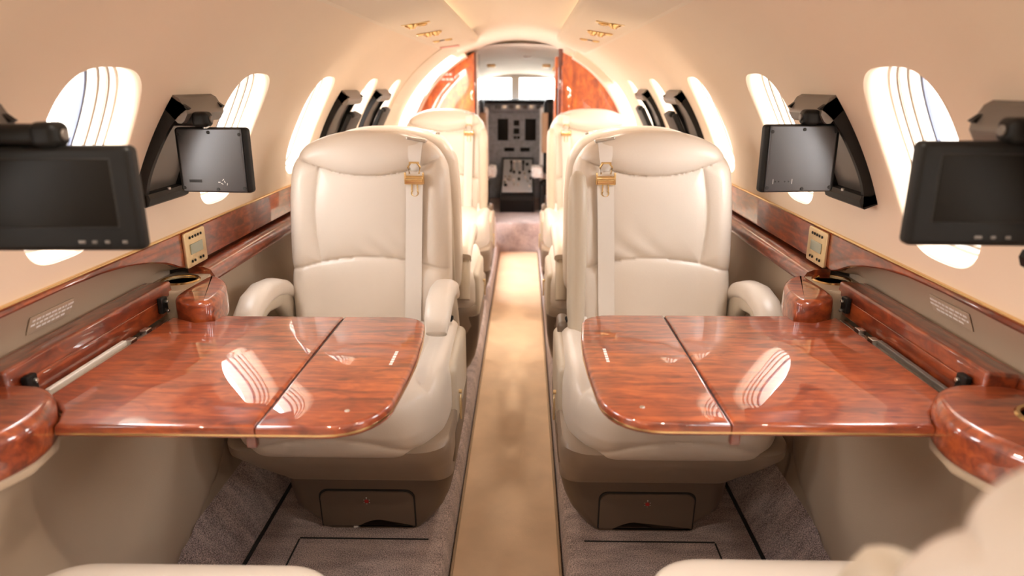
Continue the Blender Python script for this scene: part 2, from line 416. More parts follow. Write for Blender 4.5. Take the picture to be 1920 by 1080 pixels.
# lower side panels, dado, rail
def arch(y):  # lower edge of wood
    pts=[(.3,.745),(.45,.79),(.62,.812),(.85,.820),(1.04,.820),(1.2,.822),(1.32,.819),(1.42,.81),(1.5,.795),(1.57,.776),(1.64,.745)]
    if y<=pts[0][0] or y>=pts[-1][0]: return .745
    for (a,za),(b,zb) in zip(pts[:-1],pts[1:]):
        if a<=y<=b: return za+(zb-za)*(y-a)/(b-a)
ntrim=0
def trim(o):
    global ntrim
    ntrim+=1; o.name='trim_%d'%ntrim; return struct(o)
for s in (-1,1):
    ye=YEND[s]-.02
    ys=[Y_BACK+.02]+[.3+i*.03 for i in range(int((1.71-.3)/.03)+1)]+[ye]
    mb=MB(); 
    rings=[]
    for y in ys:
        zb=arch(y); rings.append([(s*.797,y,.834),(s*.794,y,.831),(s*.793,y,(zb+.83)/2),(s*.794,y,zb+.003),(s*.797,y,zb),(s*.812,y,zb),(s*.812,y,.834)])
    mb.loft(rings); trim(mb.build('trim',M['woody']))['label']='glossy mahogany band under the windows'
    mb=MB().rbox((s*.798,(Y_BACK+ye)/2,.8365),(.014,ye-Y_BACK-.02,.005),.002,(1,30,1)); trim(mb.build('trim',M['gold']))
    # recessed tan inlay above the table console
    mb=MB(); rings=[]
    for i in range(31):
        y=.25+i*1.45/30; zt=arch(y)+.004; rings.append([(s*.806,y,zt+.01),(s*.808,y,zt-.004),(s*.835,y,.80 if zt>.81 else min(.80,zt-.01)),(s*.862,y,.735),(s*.868,y,.66)])
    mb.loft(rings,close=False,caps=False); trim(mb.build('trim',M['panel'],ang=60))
    # lower side wall
    mb=MB(); prof=[(.93,.741),(.82,.741),(.815,.735),(.80,.70),(.80,.5),(.79,.3),(.775,.2),(.765,.12)]
    mb.loft([[(s*x,y,z) for x,z in prof] for y in (1.70,2.2,3.0,ye)],close=False,caps=False)
    prof=[(.875,.62),(.80,.60),(.80,.5),(.79,.3),(.775,.2),(.765,.12)]
    mb.loft([[(s*x,y,z) for x,z in prof] for y in (Y_BACK,-.5,.5,1.3,1.72)],close=False,caps=False)
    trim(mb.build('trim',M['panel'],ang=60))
    # bulged leg panel under the table console
    mb=MB(); rings=[]
    NY=44;NZ=26
    for i in range(NY+1):
        y=.55+(1.655-.55)*i/NY; ring=[]
        for j in range(NZ+1):
            z=.13+(.655-.13)*j/NZ
            x=.742-.045*sstep(.45,.65,z)
            d=math.hypot((y-1.20)/.42,(z-.62)/.38); x+=.055*(1-sstep(.25,1.0,d))
            # rounded forward end & lower corner
            yc=1.655-(.0 if z>.30 else .30*((.30-z)/.17)**2.2)
            e=(yc-y)
            x+=.06*math.exp(-max(e,0)/.008) if e>0 else .06+min(.05,-e*.5)
            ring.append((s*x,y,z))
        rings.append(ring)
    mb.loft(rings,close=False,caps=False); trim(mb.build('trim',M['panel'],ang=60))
    # rail forward of the console
    path=[(1.715,.74,.045,.024)]
    mb=MB(); rings=[]
    for y in (1.70,1.9,2.4,3.2,ye-.02):
        r=[]
        for (x,z) in ((.815,.736),(.775,.735),(.757,.728),(.748,.712),(.752,.697),(.765,.690),(.80,.686),(.815,.686)): r.append((s*x,y,z))
        rings.append(r)
    mb.loft(rings); trim(mb.build('trim',M['woody'],ang=50))['label']='rounded mahogany arm rail under the window band'

# ------------------------------------------------------------------ valances with lights and air outlets
SPOT_W=4.0
VY1={-1:4.62,1:4.62}
def valance(s):
    root=empty('overhead_valance',(s*.33,1.6,1.39)); off=Vector(root.location)
    tag(root,'cream overhead service valance along the %s side of the ceiling'%SIDE[s],'overhead panel','overhead valances')
    mb=MB(); rings=[]
    ys=[Y_BACK+.02,0,1,2,3,3.6]+[3.8+.9*math.sin(PI/2*i/10) for i in range(11)]
    for y in ys:
        t=max(0,(y-3.8)/.9); xi=.215+(.425-.215)*(1-math.sqrt(max(0,1-t**2.2)))
        xo=.438; ring=[]
        up=.02*t*t
        ring=[(xo,1.372+up*.3)]
        for q in range(1,9):
            f=q/9; x=xo+(xi-xo)*f; z=1.372+.040*f**.9-.008*math.sin(PI*f); ring.append((x,z))
        ring+=[(xi,1.418),(xi-.004,1.426),(xi-.004,1.436),(xi+.003,1.441),(min(xo,xi+.012),1.438),(min(xo,xi+.02),1.43),(xo,1.42)]
        rings.append([Vector((s*x,y,z))-off for x,z in ring])
    mb.loft(rings); mb.build('valance_body',M['ceil'],root,ang=50)
    # hidden light strip on the upper side (washes the crown)
    MB().rbox((s*.275-off.x,1.3-off.y,1.436-off.z),(.03,5.0,.008),.003,(1,10,1)).build('light_strip',M['led'],root)
    def vent(x,y,z,kind):
        rt=Matrix.Rotation(s*.14,4,'Y').to_3x3()
        c=Vector((s*x,y,z))-off
        if kind=='nozzle':
            o=MB().lathe([(.0001,.004),(.022,.004),(.026,0),(.022,-.006),(.013,-.010),(.010,-.014),(.0001,-.014)],c,20,rt).build('air_nozzle',M['gold'],root)
        elif kind=='lamp':
            sl=bpy.data.lights.new('reading_light','SPOT'); sl.energy=SPOT_W; sl.spot_size=math.radians(155); sl.spot_blend=1; sl.shadow_soft_size=.02; sl.color=(1,.87,.72)
            so=bpy.data.objects.new('reading_light',sl); COL.objects.link(so); so.location=Vector((s*x,y,z-.022)); so.parent=None; so.rotation_euler=Vector((-s*.25,.25,-1)).to_track_quat('-Z','Y').to_euler()
            MB().lathe([(.0001,.004),(.018,.003),(.020,-.003),(.013,-.006),(.012,-.001),(.0001,-.001)],c,20,rt).build('reading_lamp',M['gold'],root)
        elif kind=='plate':
            MB().rbox(tuple(c),(.10,.035,.004),.002,rot=rt).build('service_plate',M['goldsatin'],root)
        else:
            MB().rbox(tuple(c),(.022,.022,.006),.003,rot=rt).build('call_button',M['bronze'],root)
    for (yb,) in ((-.6,),(.75,),(2.55,),(2.95,),(3.42,)) if True else ():
        if yb in (-.6,.75,2.55):
            vent(.335,yb,1.384,'plate'); vent(.350,yb,1.380,'nozzle'); vent(.315,yb+.01,1.384,'lamp')
        elif yb==2.95:
            vent(.345,yb,1.380,'nozzle'); vent(.315,yb,1.385,'nozzle'); vent(.375,yb,1.377,'lamp')
        else:
            vent(.345,yb,1.381,'button'); vent(.315,yb,1.386,'lamp'); vent(.370,yb,1.378,'lamp')
    if s<0:
        rt=Matrix.Rotation(-s*-.14,4,'Y').to_3x3()
        MB().rbox(tuple(Vector((s*.36,3.92,1.378))-off),(.10,.09,.004),.002,rot=Matrix.Rotation(-.13,4,'Y').to_3x3()).build('placard',M['pinkplac'],root,label='small pink placard')
    return root
for s in (-1,1): valance(s)

# ------------------------------------------------------------------ seats
MESH={}
def cached(key,fn):
    if key not in MESH: MESH[key]=fn()
    return MESH[key]
def groove(d,wd=.0045): return math.exp(-(d/wd)**2)
BX=-.010; BH=.62; BW=.247
def lean(z): return .14*(z-.45)
def backrest_geo(a):
    """returns (vs,faces) in seat local frame, front toward -y"""
    mb=MB()
    hz=BH/2; zc=.425+hz
    mb.rbox((0,0,0),(2*BW,.15,BH),.052,(96,3,120),k=8)
    out=[]
    for p in mb.v:
        x,y,z=p; zz=z+zc                      # zz: world height 0.425 .. 1.045
        front=sstep(.02,-.05,y)
        u=x/BW
        # arched crown and rounded shoulders
        tz=max(0,(zz-.70)/(1.045-.70))
        x2=x*(1-.05*tz**3.0)*(1-.02*(1-sstep(.45,.60,zz)))
        drop=.072*abs(u)**2.8*sstep(.70,1.045,zz)
        z2=zz-drop
        # crown leans forwards a bit/thins at the top
        y2=y*(1-.25*tz**2)
        # seams
        zs=.915+.055*(abs(x2)/.22)**2.0
        zl=.668-.040*(x2/.247)**2
        xs=.150+.014*math.sin(PI*min(1,max(0,(z2-zl)/(zs-zl)))) 
        ds=abs(z2-zs)/math.hypot(1,.5*abs(x2)/.22)
        dl=abs(z2-zl)
        dv=abs(abs(x2)-xs) if (zl<z2<zs) else 9
        dv=min(dv, 9)
        low=abs(abs(x2)-.205) if z2<zl else 9
        d=min(ds,dl,dv)
        bul=.013*(1-math.exp(-d/.022))-.0035*groove(d,.0035)
        if z2<zl: bul+= .006*(1-(x2/.247)**2)
        if z2>zs: bul+= .012*math.exp(-((z2-zs-.045)/.05)**2)
        bul+=.014*sstep(.14,.21,abs(x2))*(1-sstep(.9,1.0,z2))
        # pull wrinkles in the centre panel
        if zl<z2<zs and abs(x2)<xs:
            wv=math.exp(-((z2-zl)/.10)**2)*.0022*math.sin(x2*70+8*math.sin((z2-zl)*14))*math.exp(-((x2*a-.07)/.09)**2); bul+=wv
        y2-=bul*front
        # side seam on the outer flank
        if y>-.02 and abs(u)>.98: x2-=math.copysign(.003*groove(y-.02,.004),x)
        y2+= lean(z2)
        out.append((x2*1.0+a*BX, y2+.29+.075, z2, zs, front))
    return out,mb.f
def split_back(a):
    vs,fs=backrest_geo(a)
    hd=MB(); bd=MB()
    groups=([],[])
    for f in fs:
        zc=sum(vs[i][2] for i in f)/len(f); zs=sum(vs[i][3] for i in f)/len(f)
        groups[0 if zc>zs else 1].append(f)
    res=[]
    for g,nm in zip(groups,('headrest','backrest')):
        m={};vv=[];ff=[]
        for f in g:
            q=[]
            for i in f:
                if i not in m: m[i]=len(vv); vv.append(vs[i][:3])
                q.append(m[i])
            ff.append(tuple(q))
        me=bpy.data.meshes.new(nm); me.from_pydata(vv,[],ff)
        for p in me.polygons: p.use_smooth=True
        me.materials.append(M['leather']); res.append(me)
    return res
def cushion_mesh(a):
    mb=MB(); W=.270
    mb.rbox((0,0,0),(2*W,.62,.165),.056,(70,80,10),k=8)
    out=[]
    for (x,y,z) in mb.v:
        u=x/W; X=x
        zz=z
        top=sstep(.01,.07,z); fr=sstep(-.22,-.29,y)
        xs=.185+.085*max(0,(-y-.10)/.2)**2
        dsm=abs(abs(x)-xs)
        bul=0
        if abs(x)<.28:
            bul=.014*(1-math.exp(-dsm/.025))-.0035*groove(dsm,.0035)
        zz+=bul*top*.9
        if abs(x)>xs: zz+=.012*top*sstep(0,.05,abs(x)-xs)
        # front face seam: low arc
        if fr>0:
            za=-.045+.040*(1-(x/.2)**2) if abs(x)<.2 else -.045
            dz=abs(z-za); y-= fr*(.010*(1-math.exp(-dz/.02))-.003*groove(dz,.0035))
        # plan: front narrows slightly, lower edge tucks in
        t=max(0,(-y-.05)/.26)
        if z<0: y+= .30*(-z)*fr
        X=x*(1-.06*t*t)
        zz+=.012*math.exp(-((y+.12)/.15)**2)*top
        # round the front corners in plan
        cr=max(0,abs(u)-.55)/.45
        if y<0: y+= .085*cr**2.4*sstep(-.05,-.31,y)
        out.append((X+a*.008,y,zz+.388))
    mb.v=out
    return mb.mesh('seat_cushion',M['leather'],ang=80)
def seat_pan_mesh(a):
    mb=MB(); rings=[]
    for (z,x0,x1,y0,y1,r) in ((.345,-.262,.284,-.275,.30,.08),(.335,-.268,.290,-.285,.31,.08),(.31,-.268,.290,-.280,.31,.08),(.26,-.235,.288,-.235,.31,.07),(.21,-.182,.280,-.192,.30,.06),(.198,-.165,.285,-.182,.29,.05),(.192,-.155,.27,-.172,.28,.04)):
        if a<0: x0,x1=-x1,-x0
        rings.append([(px,py,z) for px,py in rrect(x0,x1,y0,y1,r,7)])
    rings.reverse(); mb.loft(rings); return mb.mesh('seat_pan',M['pan'],ang=50)
def pedestal_mesh(a):
    mb=MB(); rings=[]
    for (z,x0,x1,y0,y1,r) in ((0,-.082,.190,-.105,.22,.03),(.03,-.118,.222,-.108,.24,.04),(.065,-.160,.248,-.112,.26,.045),(.11,-.172,.268,-.117,.28,.05),(.16,-.176,.280,-.122,.28,.05),(.22,-.185,.288,-.130,.30,.05),(.30,-.185,.292,-.15,.30,.05)):
        if a<0: x0,x1=-x1,-x0
        rings.append([(px,py,z) for px,py in rrect(x0,x1,y0,y1,r,7)])
    mb.loft(rings); return mb.mesh('pedestal',M['shell'],ang=50)
def drawer_mesh(a,g=0):
    mb=MB(); x0,x1=(-.082,.172) if a>0 else (-.172,.082)
    x0-=g; x1+=g
    ol=rrect(x0,x1,.012-g,.128+g,[.025,.025,.003,.003],5)
    # arched cut in the lower edge
    pts=[]
    for p in ol: pts.append(p)
    # lower edge runs from index after 3rd corner; insert arch
    xm=(x0+x1)/2+.03*a; k=[]
    for i,p in enumerate(pts):
        k.append(p)
        if i==20:
            for q in range(11):
                t=-1+2*q/10; k.append((xm+.055*t, .012+.020*math.cos(t*PI/2)))
    Mx=Matrix.Translation((0,-.1045,0))@Matrix.Rotation(PI/2+.106,4,'X')
    mb.prism(k,-.004,.008 if not g else .0045,.003,Mx=Mx); return mb.mesh('drawer',M['shell'] if not g else M['seam'],ang=40)
def emblem_mesh(part):
    mb=MB(); Mx=Matrix.Translation((.045,-.1235,.096))@Matrix.Rotation(PI/2+.106,4,'X')
    if part=='red':
        mb.cyl((0,0,0),.0035,.001,seg=12,b=.0002,Mx=Mx)
        for k in range(5): an=PI/2+2*PI*k/5; mb.cyl((.0042*math.cos(an),.0042*math.sin(an)-.0,0),.0024,.001,seg=10,b=.0002,Mx=Mx)
    else:
        for k in range(6): an=2*PI*k/6+PI/6; mb.cyl((.0085*math.cos(an),.0085*math.sin(an),0),.0011,.001,seg=8,b=.0002,Mx=Mx)
        mb.cyl((0,.012,0),.0018,.001,seg=8,b=.0002,Mx=Mx)
    return mb
def arm_down_geo(x):
    """lowered padded armrest, hooking down at its front"""
    mb=MB()
    path=[(x,.33,.548),(x,.27,.584),(x,.20,.605),(x,.12,.613),(x,.05,.603),(x,0,.578),(x,-.03,.546)]
    mb.tube(path,[.030,.034,.036,.037,.037,.035,.028],[.020,.025,.028,.030,.030,.028,.018],seg=20,ex=.75)
    # web below
    mb2=MB()
    mb2.tube([(x,.36,.39),(x,.33,.47),(x,.29,.53),(x,.22,.570),(x,.12,.577),(x,.05,.563),(x,.0,.536)],[.024]*7,[.05,.045,.04,.032,.025,.02,.012],seg=16,ex=.7)
    return mb,mb2
def arm_up_geo(x):
    mb=MB()
    P=[(x,.215,.47),(x,.220,.56),(x,.232,.68),(x,.246,.80),(x,.258,.89),(x,.264,.925),(x,.266,.942)]
    mb.tube(P,[.024,.027,.028,.028,.027,.022,.008],[.05,.055,.058,.056,.05,.036,.014],seg=20,ex=.75,up=Vector((0,1,0)))
    return mb
def belt_geo(a):
    x=a*.138
    mb=MB(); pts=[(1.038,.0),(1.0,.0),(.93,.0),(.85,.0),(.75,.0),(.68,.0),(.6,.0),(.52,.0),(.47,0)]
    def fy(z): return .29-.0+lean(z)-.014-.004*(z<.9)
    wv=.025
    rings=[]
    for i,z in enumerate([.93,.90,.86,.80,.74,.68,.62,.56,.52,.48]):
        dx=-a*.012*(.93-z)/.45; y=fy(z)-.007-.002*math.sin(i*1.7)
        xx=x+dx
        rings.append([(xx-wv,y,z),(xx+wv,y,z),(xx+wv,y+.0018,z),(xx-wv,y+.0018,z)])
    mb.loft(rings); return mb,x,fy
def seat(name,side,row,loc,rz,raised_in,label):
    """side: local +x * a points to the aisle"""
    a=side
    root=empty(name,loc,rz); tag(root,label,'armchair','cream leather cabin armchairs')
    hb=cached(('back',a),lambda:split_back(a))
    link('backrest',hb[1],root); hr=link('headrest',hb[0],root)
    bs=cached(('shell',a),lambda:MB().rbox((0,0,0),(.455,.05,.52),.022,(4,1,6),k=4,warp=lambda p:Vector((p.x*(1-.10*max(0,(p.z)/.26)**2),p.y,p.z-.05*abs(p.x/.227)**2.5*sstep(0,.26,p.z)))).mesh('back_shell',M['leather2'],ang=60))
    b=link('back_shell',bs,root); b.location=(a*BX,.29+.165+lean(.72),.72); b.rotation_euler=(-math.atan(.14),0,0)
    link('seat_cushion',cached(('cush',a),lambda:cushion_mesh(a)),root)
    link('seat_pan',cached(('pan',a),lambda:seat_pan_mesh(a)),root)
    link('pedestal',cached(('ped',a),lambda:pedestal_mesh(a)),root)
    d=link('drawer',cached(('drw',a),lambda:drawer_mesh(a)),root,'taupe drawer with a small red emblem')
    dg=link('drawer_gap',cached(('dg',a),lambda:drawer_mesh(a,.004)),d)
    e=link('emblem',cached('emr',lambda:emblem_mesh('red').mesh('emblem',M['red'])),d)
    e2=link('emblem_border',cached('emw',lambda:emblem_mesh('w').mesh('emblem_border',M['white'])),d)
    if a<0: e.location.x=-.09; e2.location.x=-.09
    # armrests
    xo=-a*.278
    def down(x,key):
        p,q=arm_down_geo(x) if key not in MESH else (None,None)
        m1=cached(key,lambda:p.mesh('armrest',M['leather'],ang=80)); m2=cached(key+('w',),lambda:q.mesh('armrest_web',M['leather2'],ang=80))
        o=link('armrest',m1,root); link('armrest_web',m2,o)
    down(xo,('ad',a,'o'))
    if raised_in:
        link('armrest',cached(('au',a),lambda:arm_up_geo(a*.226).mesh('armrest',M['leather2'],ang=80)),root,'aisle armrest folded upright beside the backrest')
        link('armrest_hinge',cached(('auh',a),lambda:MB().rbox((a*.262,.25,.42),(.035,.10,.16),.015,k=4).mesh('armrest_hinge',M['shell'])),root)
    else: down(a*.237,('ad',a,'i'))
    # aisle flank of the base with recline ring
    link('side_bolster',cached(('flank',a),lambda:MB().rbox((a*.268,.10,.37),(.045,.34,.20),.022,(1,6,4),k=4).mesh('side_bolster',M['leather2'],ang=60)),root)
    def ringm():
        mb=MB(); seg=[]; 
        for i in range(25):
            t=2*PI*i/24; seg.append((a*.297,-.02+.012*math.cos(t),.33+.035*math.sin(t)))
        mb.tube(seg,.0028,seg=8,up=Vector((1,0,0)),caps=False); mb.cyl((a*.293,.0,.367),.006,.012,'X',12); return mb.mesh('recline_pull',M['goldsatin'])
    link('recline_pull',cached(('ring',a),ringm),root,'gold pull ring on the aisle side')
    # shoulder belt
    mb,x,fy=belt_geo(a) if ('belt',a) not in MESH else (None,a*.138,lambda z:.29+lean(z)-.014-.004*(z<.9))
    bl=link('shoulder_belt',cached(('belt',a),lambda:mb.mesh('shoulder_belt',M['belt'],ang=60)),root)
    def bk():
        m=MB(); y=fy(.92)-.014
        m.rbox((x,y,.905),(.058,.010,.024),.004,k=3); m.cyl((x,y-.006,.913),.0075,.052,'X',14)
        for sg in (-1,1):
            m.rbox((x+sg*.027,y-.002,.912),(.006,.012,.036),.0025); 
            m.tube([(x+sg*.014,y,.925),(x+sg*.018,y-.002,.945),(x+sg*.010,y,.957)],.0028,seg=8)
        m.tube([(x-.015,y,.958),(x+.015,y,.958)],.003,seg=8)
        t=[]
        for i in range(14):
            an=PI*1.25+1.5*PI*i/13-PI*.0; t.append((x+.010*math.cos(-an+PI*.75+PI*.75),y-.003,.868+.010*math.sin(-an+PI*.75+PI*.75)))
        m.tube(t,.0024,seg=8,up=Vector((0,1,0)))
        for sg in (-1,1): m.tube([(x+sg*.008,y-.002,.893),(x+sg*.009,y-.003,.876)],.0022,seg=8)
        return m.mesh('buckle',M['gold'])
    link('buckle',cached(('bk',a),bk),bl,'gold belt buckle with an open hook')
    def topstrap():
        m=MB(); 
        rings=[]
        for (z,yo,wd) in ((.955,-.016,.012),(.975,-.024,.016),(1.0,-.022,.020),(1.02,-.012,.021),(1.034,.012,.021),(1.042,.035,.021),(1.043,.06,.021),(1.030,.10,.021)):
            y=.29+lean(z)+yo; zz=z-.020; rings.append([(x-wd,y,zz),(x+wd,y,zz),(x+wd,y+.002,zz-.003),(x-wd,y+.002,zz-.003)])
        m.loft(rings); return m.mesh('head_strap',M['belt'],ang=60)
    link('head_strap',cached(('ts',a),topstrap),bl)
    link('belt_guide',cached(('bg',a),lambda:MB().rbox((x,.29+lean(1.0)+.030,1.022),(.062,.030,.010),.004,rot=Matrix.Rotation(a*.18,3,'Y')).mesh('belt_guide',M['steel'])),bl,'clear and steel belt guide')
    lb=link('lap_belt',cached(('lb',a),lambda:MB().rbox((a*.215,.19,.485),(.05,.10,.005),.002,(1,1,1),rot=Matrix.Rotation(.45,3,'X')).mesh('lap_belt',M['belt'])),root)
    link('belt_tip',cached(('lt',a),lambda:MB().rbox((a*.232,.215,.510),(.050,.018,.012),.003,rot=Matrix.Rotation(.45,3,'X')@Matrix.Rotation(-a*.3,3,'Z')).mesh('belt_tip',M['black'])),lb,'black plastic tip')
    return root
YR3=1.76
seat('leather_armchair',1,3,(-.425,YR3,0),0,False,'left cream seat facing us behind the table, aisle armrest down')
seat('leather_armchair',-1,3,(.425,YR3,0),0,True,'right cream seat facing us behind the table, aisle armrest folded up')
seat('leather_armchair',-1,2,(-.425,2.90,0),PI,False,'left seat turned forwards, back to back with the seat behind the left table')
seat('leather_armchair',1,2,(.425,2.90,0),PI,False,'right seat turned forwards, back to back with the seat behind the right table')
seat('leather_armchair',1,1,(-.425,3.86,0),0,True,'far left seat facing us in front of the orange wood bulkhead by the entry')
seat('leather_armchair',-1,1,(.425,3.86,0),0,True,'far right seat facing us in front of the dark red wood bulkhead')
seat('leather_armchair',-1,4,(-.465,.595,0),PI,False,'nearest left seat, only its cushion edge shows at the bottom')
nr=seat('leather_armchair',1,4,(.47,.622,0),PI,True,'nearest right seat, blurred raised armrest and shoulder at the corner')
for c in list(nr.children):
    if c.name.startswith('shoulder_belt'):
        for q in list(c.children)+[c]: bpy.data.objects.remove(q)
        continue
    if c.name.startswith(('backrest','headrest','back_shell')): c.location.y-=.065
    if c.name.startswith('armrest') and c.get('label'): c.location.z-=.040; c.location.x-=.035
sc=empty('paper_scrap',(-.415,1.655,.002)); tag(sc,'tiny white and yellow paper scrap under the left seat drawer','litter')
MB().rbox((0,0,.004),(.020,.010,.006),.002,rot=Matrix.Rotation(.3,3,'Z')).build('white_scrap',M['white'],sc)
MB().rbox((.025,.004,.005),(.035,.008,.006),.002,rot=Matrix.Rotation(-.1,3,'Z')).build('yellow_scrap',M['orange'],sc)

# ------------------------------------------------------------------ tables
def table(s):
    dy=0 if s<0 else .022
    root=empty('folding_table',(s*.75,1.21+dy,.68)); root.rotation_euler=(-.010,0,0); off=Vector(root.location)
    tag(root,'glossy mahogany folding table before the %s facing seat'%SIDE[s],'table','folding mahogany tables')
    T=Matrix.Translation(-off)
    def P(pts): return [(s*x,y+dy) for x,y in pts]
    # aisle leaf
    inner=[(.3633,.944),(.3633,1.486),(.24,1.486)]
    for i in range(1,7):
        t=PI/2*i/6; inner.append((.24-.068*math.sin(t),1.426+.060*math.cos(t)))
    inner+=[(.164,1.34),(.161,1.25),(.163,1.16)]
    for i in range(0,9):
        t=PI/2*i/8; inner.append((.265-.097*math.cos(t)**.9,1.07-.126*math.sin(t)**.9))
    outer=[(.3655,.944),(.3655,1.486),(.645,1.486),(.647,1.448),(.68,1.438),(.735,1.469),(.752,1.482),(.752,1.037),(.721,1.025),(.692,.992),(.675,.955),(.672,.944)]
    for nm,ol in (('aisle_leaf',inner),('wall_leaf',outer)):
        n=MB().prism(P(ol),.6575,.680,.007,Mx=T,k=4); lf=n.build(nm,M['wood'],root,ang=50)
        # slim gold line round the edge, slightly proud
        cx=sum(p[0] for p in ol)/len(ol); cy=sum(p[1] for p in ol)/len(ol)
        MB().prism(P([(cx+(x-cx)*1.004,cy+(y-cy)*1.003) for x,y in ol]),.6635,.6668,0,Mx=T).build('edge_inlay',M['gold'],lf)
        # darker lower lip
        MB().prism(P([(cx+(x-cx)*.95,cy+(y-cy)*.955) for x,y in ol]),.654,.658,.002,Mx=T).build('leaf_underside',M['wood'],lf)
    # leaf joint
    MB().rbox(tuple(Vector((s*.364,1.215+dy,.667))-off),(.0028,.530,.018),.001).build('leaf_hinge',M['seam'],root)
    MB().rbox(tuple(Vector((s*.372,.952+dy,.652))-off),(.016,.014,.020),.003).build('hinge_knuckle',M['wood_dark'],root)
    # fixed screw and small printed mark
    MB().cyl(tuple(Vector((s*.236,1.0+dy,.6805))-off),.004,.002,seg=14,b=.0005).build('latch_stud',M['steel'],root)
    pm=MB(); yy=1.195
    for L in (.007,.010,.008,.011,.009,.007):
        pm.rbox(tuple(Vector((s*.2035,yy+L/2+dy,.6803))-off),(.006,L,.0006),.0002); yy+=L+.0035
    pm.build('printed_mark',M['white'],root)
    return root
for s in (-1,1): table(s)

def console(s):
    dy=0 if s<0 else .03
    root=empty('table_console',(s*.80,1.25+dy,.60)); off=Vector(root.location); T=Matrix.Translation(-off)
    tag(root,'mahogany side console housing the %s folding table'%SIDE[s],'console','mahogany side consoles')
    def B(c,sz,r=.004,n=(1,1,1),rot=None,k=3): return MB().rbox(tuple(Vector((s*c[0],c[1]+dy,c[2]))-off),sz,r,n,rot=rot,k=k)
    def P(pts): return [(s*x,y) for x,y in pts]
    Td=Matrix.Translation((0,dy,0))
    # tan carcass
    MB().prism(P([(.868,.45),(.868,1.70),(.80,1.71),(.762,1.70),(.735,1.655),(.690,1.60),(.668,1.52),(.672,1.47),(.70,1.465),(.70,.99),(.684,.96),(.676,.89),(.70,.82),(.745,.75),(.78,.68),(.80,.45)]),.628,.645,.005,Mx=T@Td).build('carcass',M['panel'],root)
    # upper tan moulding with the far cup holder, fairing into the arm rail
    mb=MB(); rings=[]
    for (z,g) in ((.646,0),(.700,0),(.708,.003),(.714,.009),(.717,.018)):
        rings.append([(s*(x+(.80-x)*g*2),y+dy+(1.62-y)*g*2,z) for x,y in chaikin([(.868,1.535),(.868,1.725),(.80,1.74),(.772,1.735),(.756,1.70),(.748,1.66),(.748,1.60),(.756,1.535)])])
    mb.loft(rings,Mx=T); cm=mb.build('cup_holder_moulding',M['panel'],root,ang=50)
    def cup(x,y,z):
        c=Vector((s*x,y+dy,z))-off
        r=MB().lathe([(.0382,-.004),(.045,-.002),(.047,.001),(.044,.004),(.039,.003),(.0375,-.01),(.0365,-.045),(.0001,-.045),(.0001,-.047),(.0382,-.047),(.0382,-.004)],tuple(c),36).build('cup_holder',M['gold'],root,label='gold rimmed cup holder')
    # mahogany bullnoses
    far=[(.752,1.685),(.715,1.665),(.682,1.62),(.660,1.56),(.652,1.50),(.655,1.455),(.685,1.447),(.735,1.478),(.757,1.50),(.757,1.60)]
    def nose(ol,z0,z1,b):
        n=len(ol); pts=[]
        for i in range(n):   # smooth the outline (Chaikin twice)
            pts.append(ol[i])
        for _ in range(2):
            q=[]
            for i in range(len(pts)):
                p0,p1=pts[i],pts[(i+1)%len(pts)]
                q+=[(p0[0]*.75+p1[0]*.25,p0[1]*.75+p1[1]*.25),(p0[0]*.25+p1[0]*.75,p0[1]*.25+p1[1]*.75)]
            pts=q
        return MB().prism(P(pts),z0,z1,b,Mx=T@Td,k=6)
    nose(far,.646,.7205,.014).build('bullnose',M['wood'],root,ang=60)
    near=[(.758,1.035),(.72,1.02),(.690,.985),(.672,.94),(.668,.89),(.685,.84),(.725,.77),(.765,.70),(.81,.67),(.855,.70),(.864,.76),(.864,.97),(.855,1.01),(.82,1.03)]
    nb=nose(near,.640,.714,.020).build('bullnose',M['wood'],root,ang=60)
    # dark well behind the tabletop, rails in it
    B((.760,1.26,.655),(.022,.46,.010),.002).build('slot_liner',M['seam'],root)
    B((.767,1.26,.664),(.012,.44,.008),.002).build('slide_rail',M['steel'],root,label='steel table slide rail')
    B((.775,1.20,.672),(.010,.24,.012),.002).build('slide_cover',M['frame'] if s<0 else M['bronze'],root)
    for yy in (1.33,1.39): B((.768,yy,.672),(.016,.022,.012),.002).build('slide_block',M['steel'],root)
    # raised lid over the slot
    B((.792,1.27,.687),(.012,.50,.040),.002,(1,10,1)).build('slot_front',M['woody'],root)
    B((.815,1.285,.719),(.056,.545,.034),.006,(1,14,1),k=4,rot=Matrix.Rotation(s*.10,3,'Y')).build('lid',M['woody'],root)
    B((.853,1.25,.712),(.024,.66,.030),.008,(1,14,1),k=4).build('rear_rail',M['woody'],root)
    B((.835,1.25,.676),(.06,.60,.04),.002).build('slot_back',M['wood_dark'],root)
    for yy in (1.05,1.49):
        h=B((.778,yy,.700),(.012,.026,.036),.003).build('lid_hinge',M['black'],root)
        for zz in (.685,.707):
            MB().cyl(tuple(Vector((s*.770,yy+.004,zz+dy*0))-off+Vector((0,dy,0))),.004,.006,'X',12).build('screw',M['steel'],h)
    # near cup holder
    cup(.805,1.635,.717); cup(.815,.90,.713)
    for o_,cx,cy,cz in ((cm,.805,1.635,.717),(nb,.815,.90,.713)):
        cut(o_,MB().lathe([(.0001,-.048),(.0385,-.048),(.0385,.02),(.0001,.02)],tuple(Vector((s*cx,cy+dy,cz))-off),36))
for s in (-1,1): console(s)

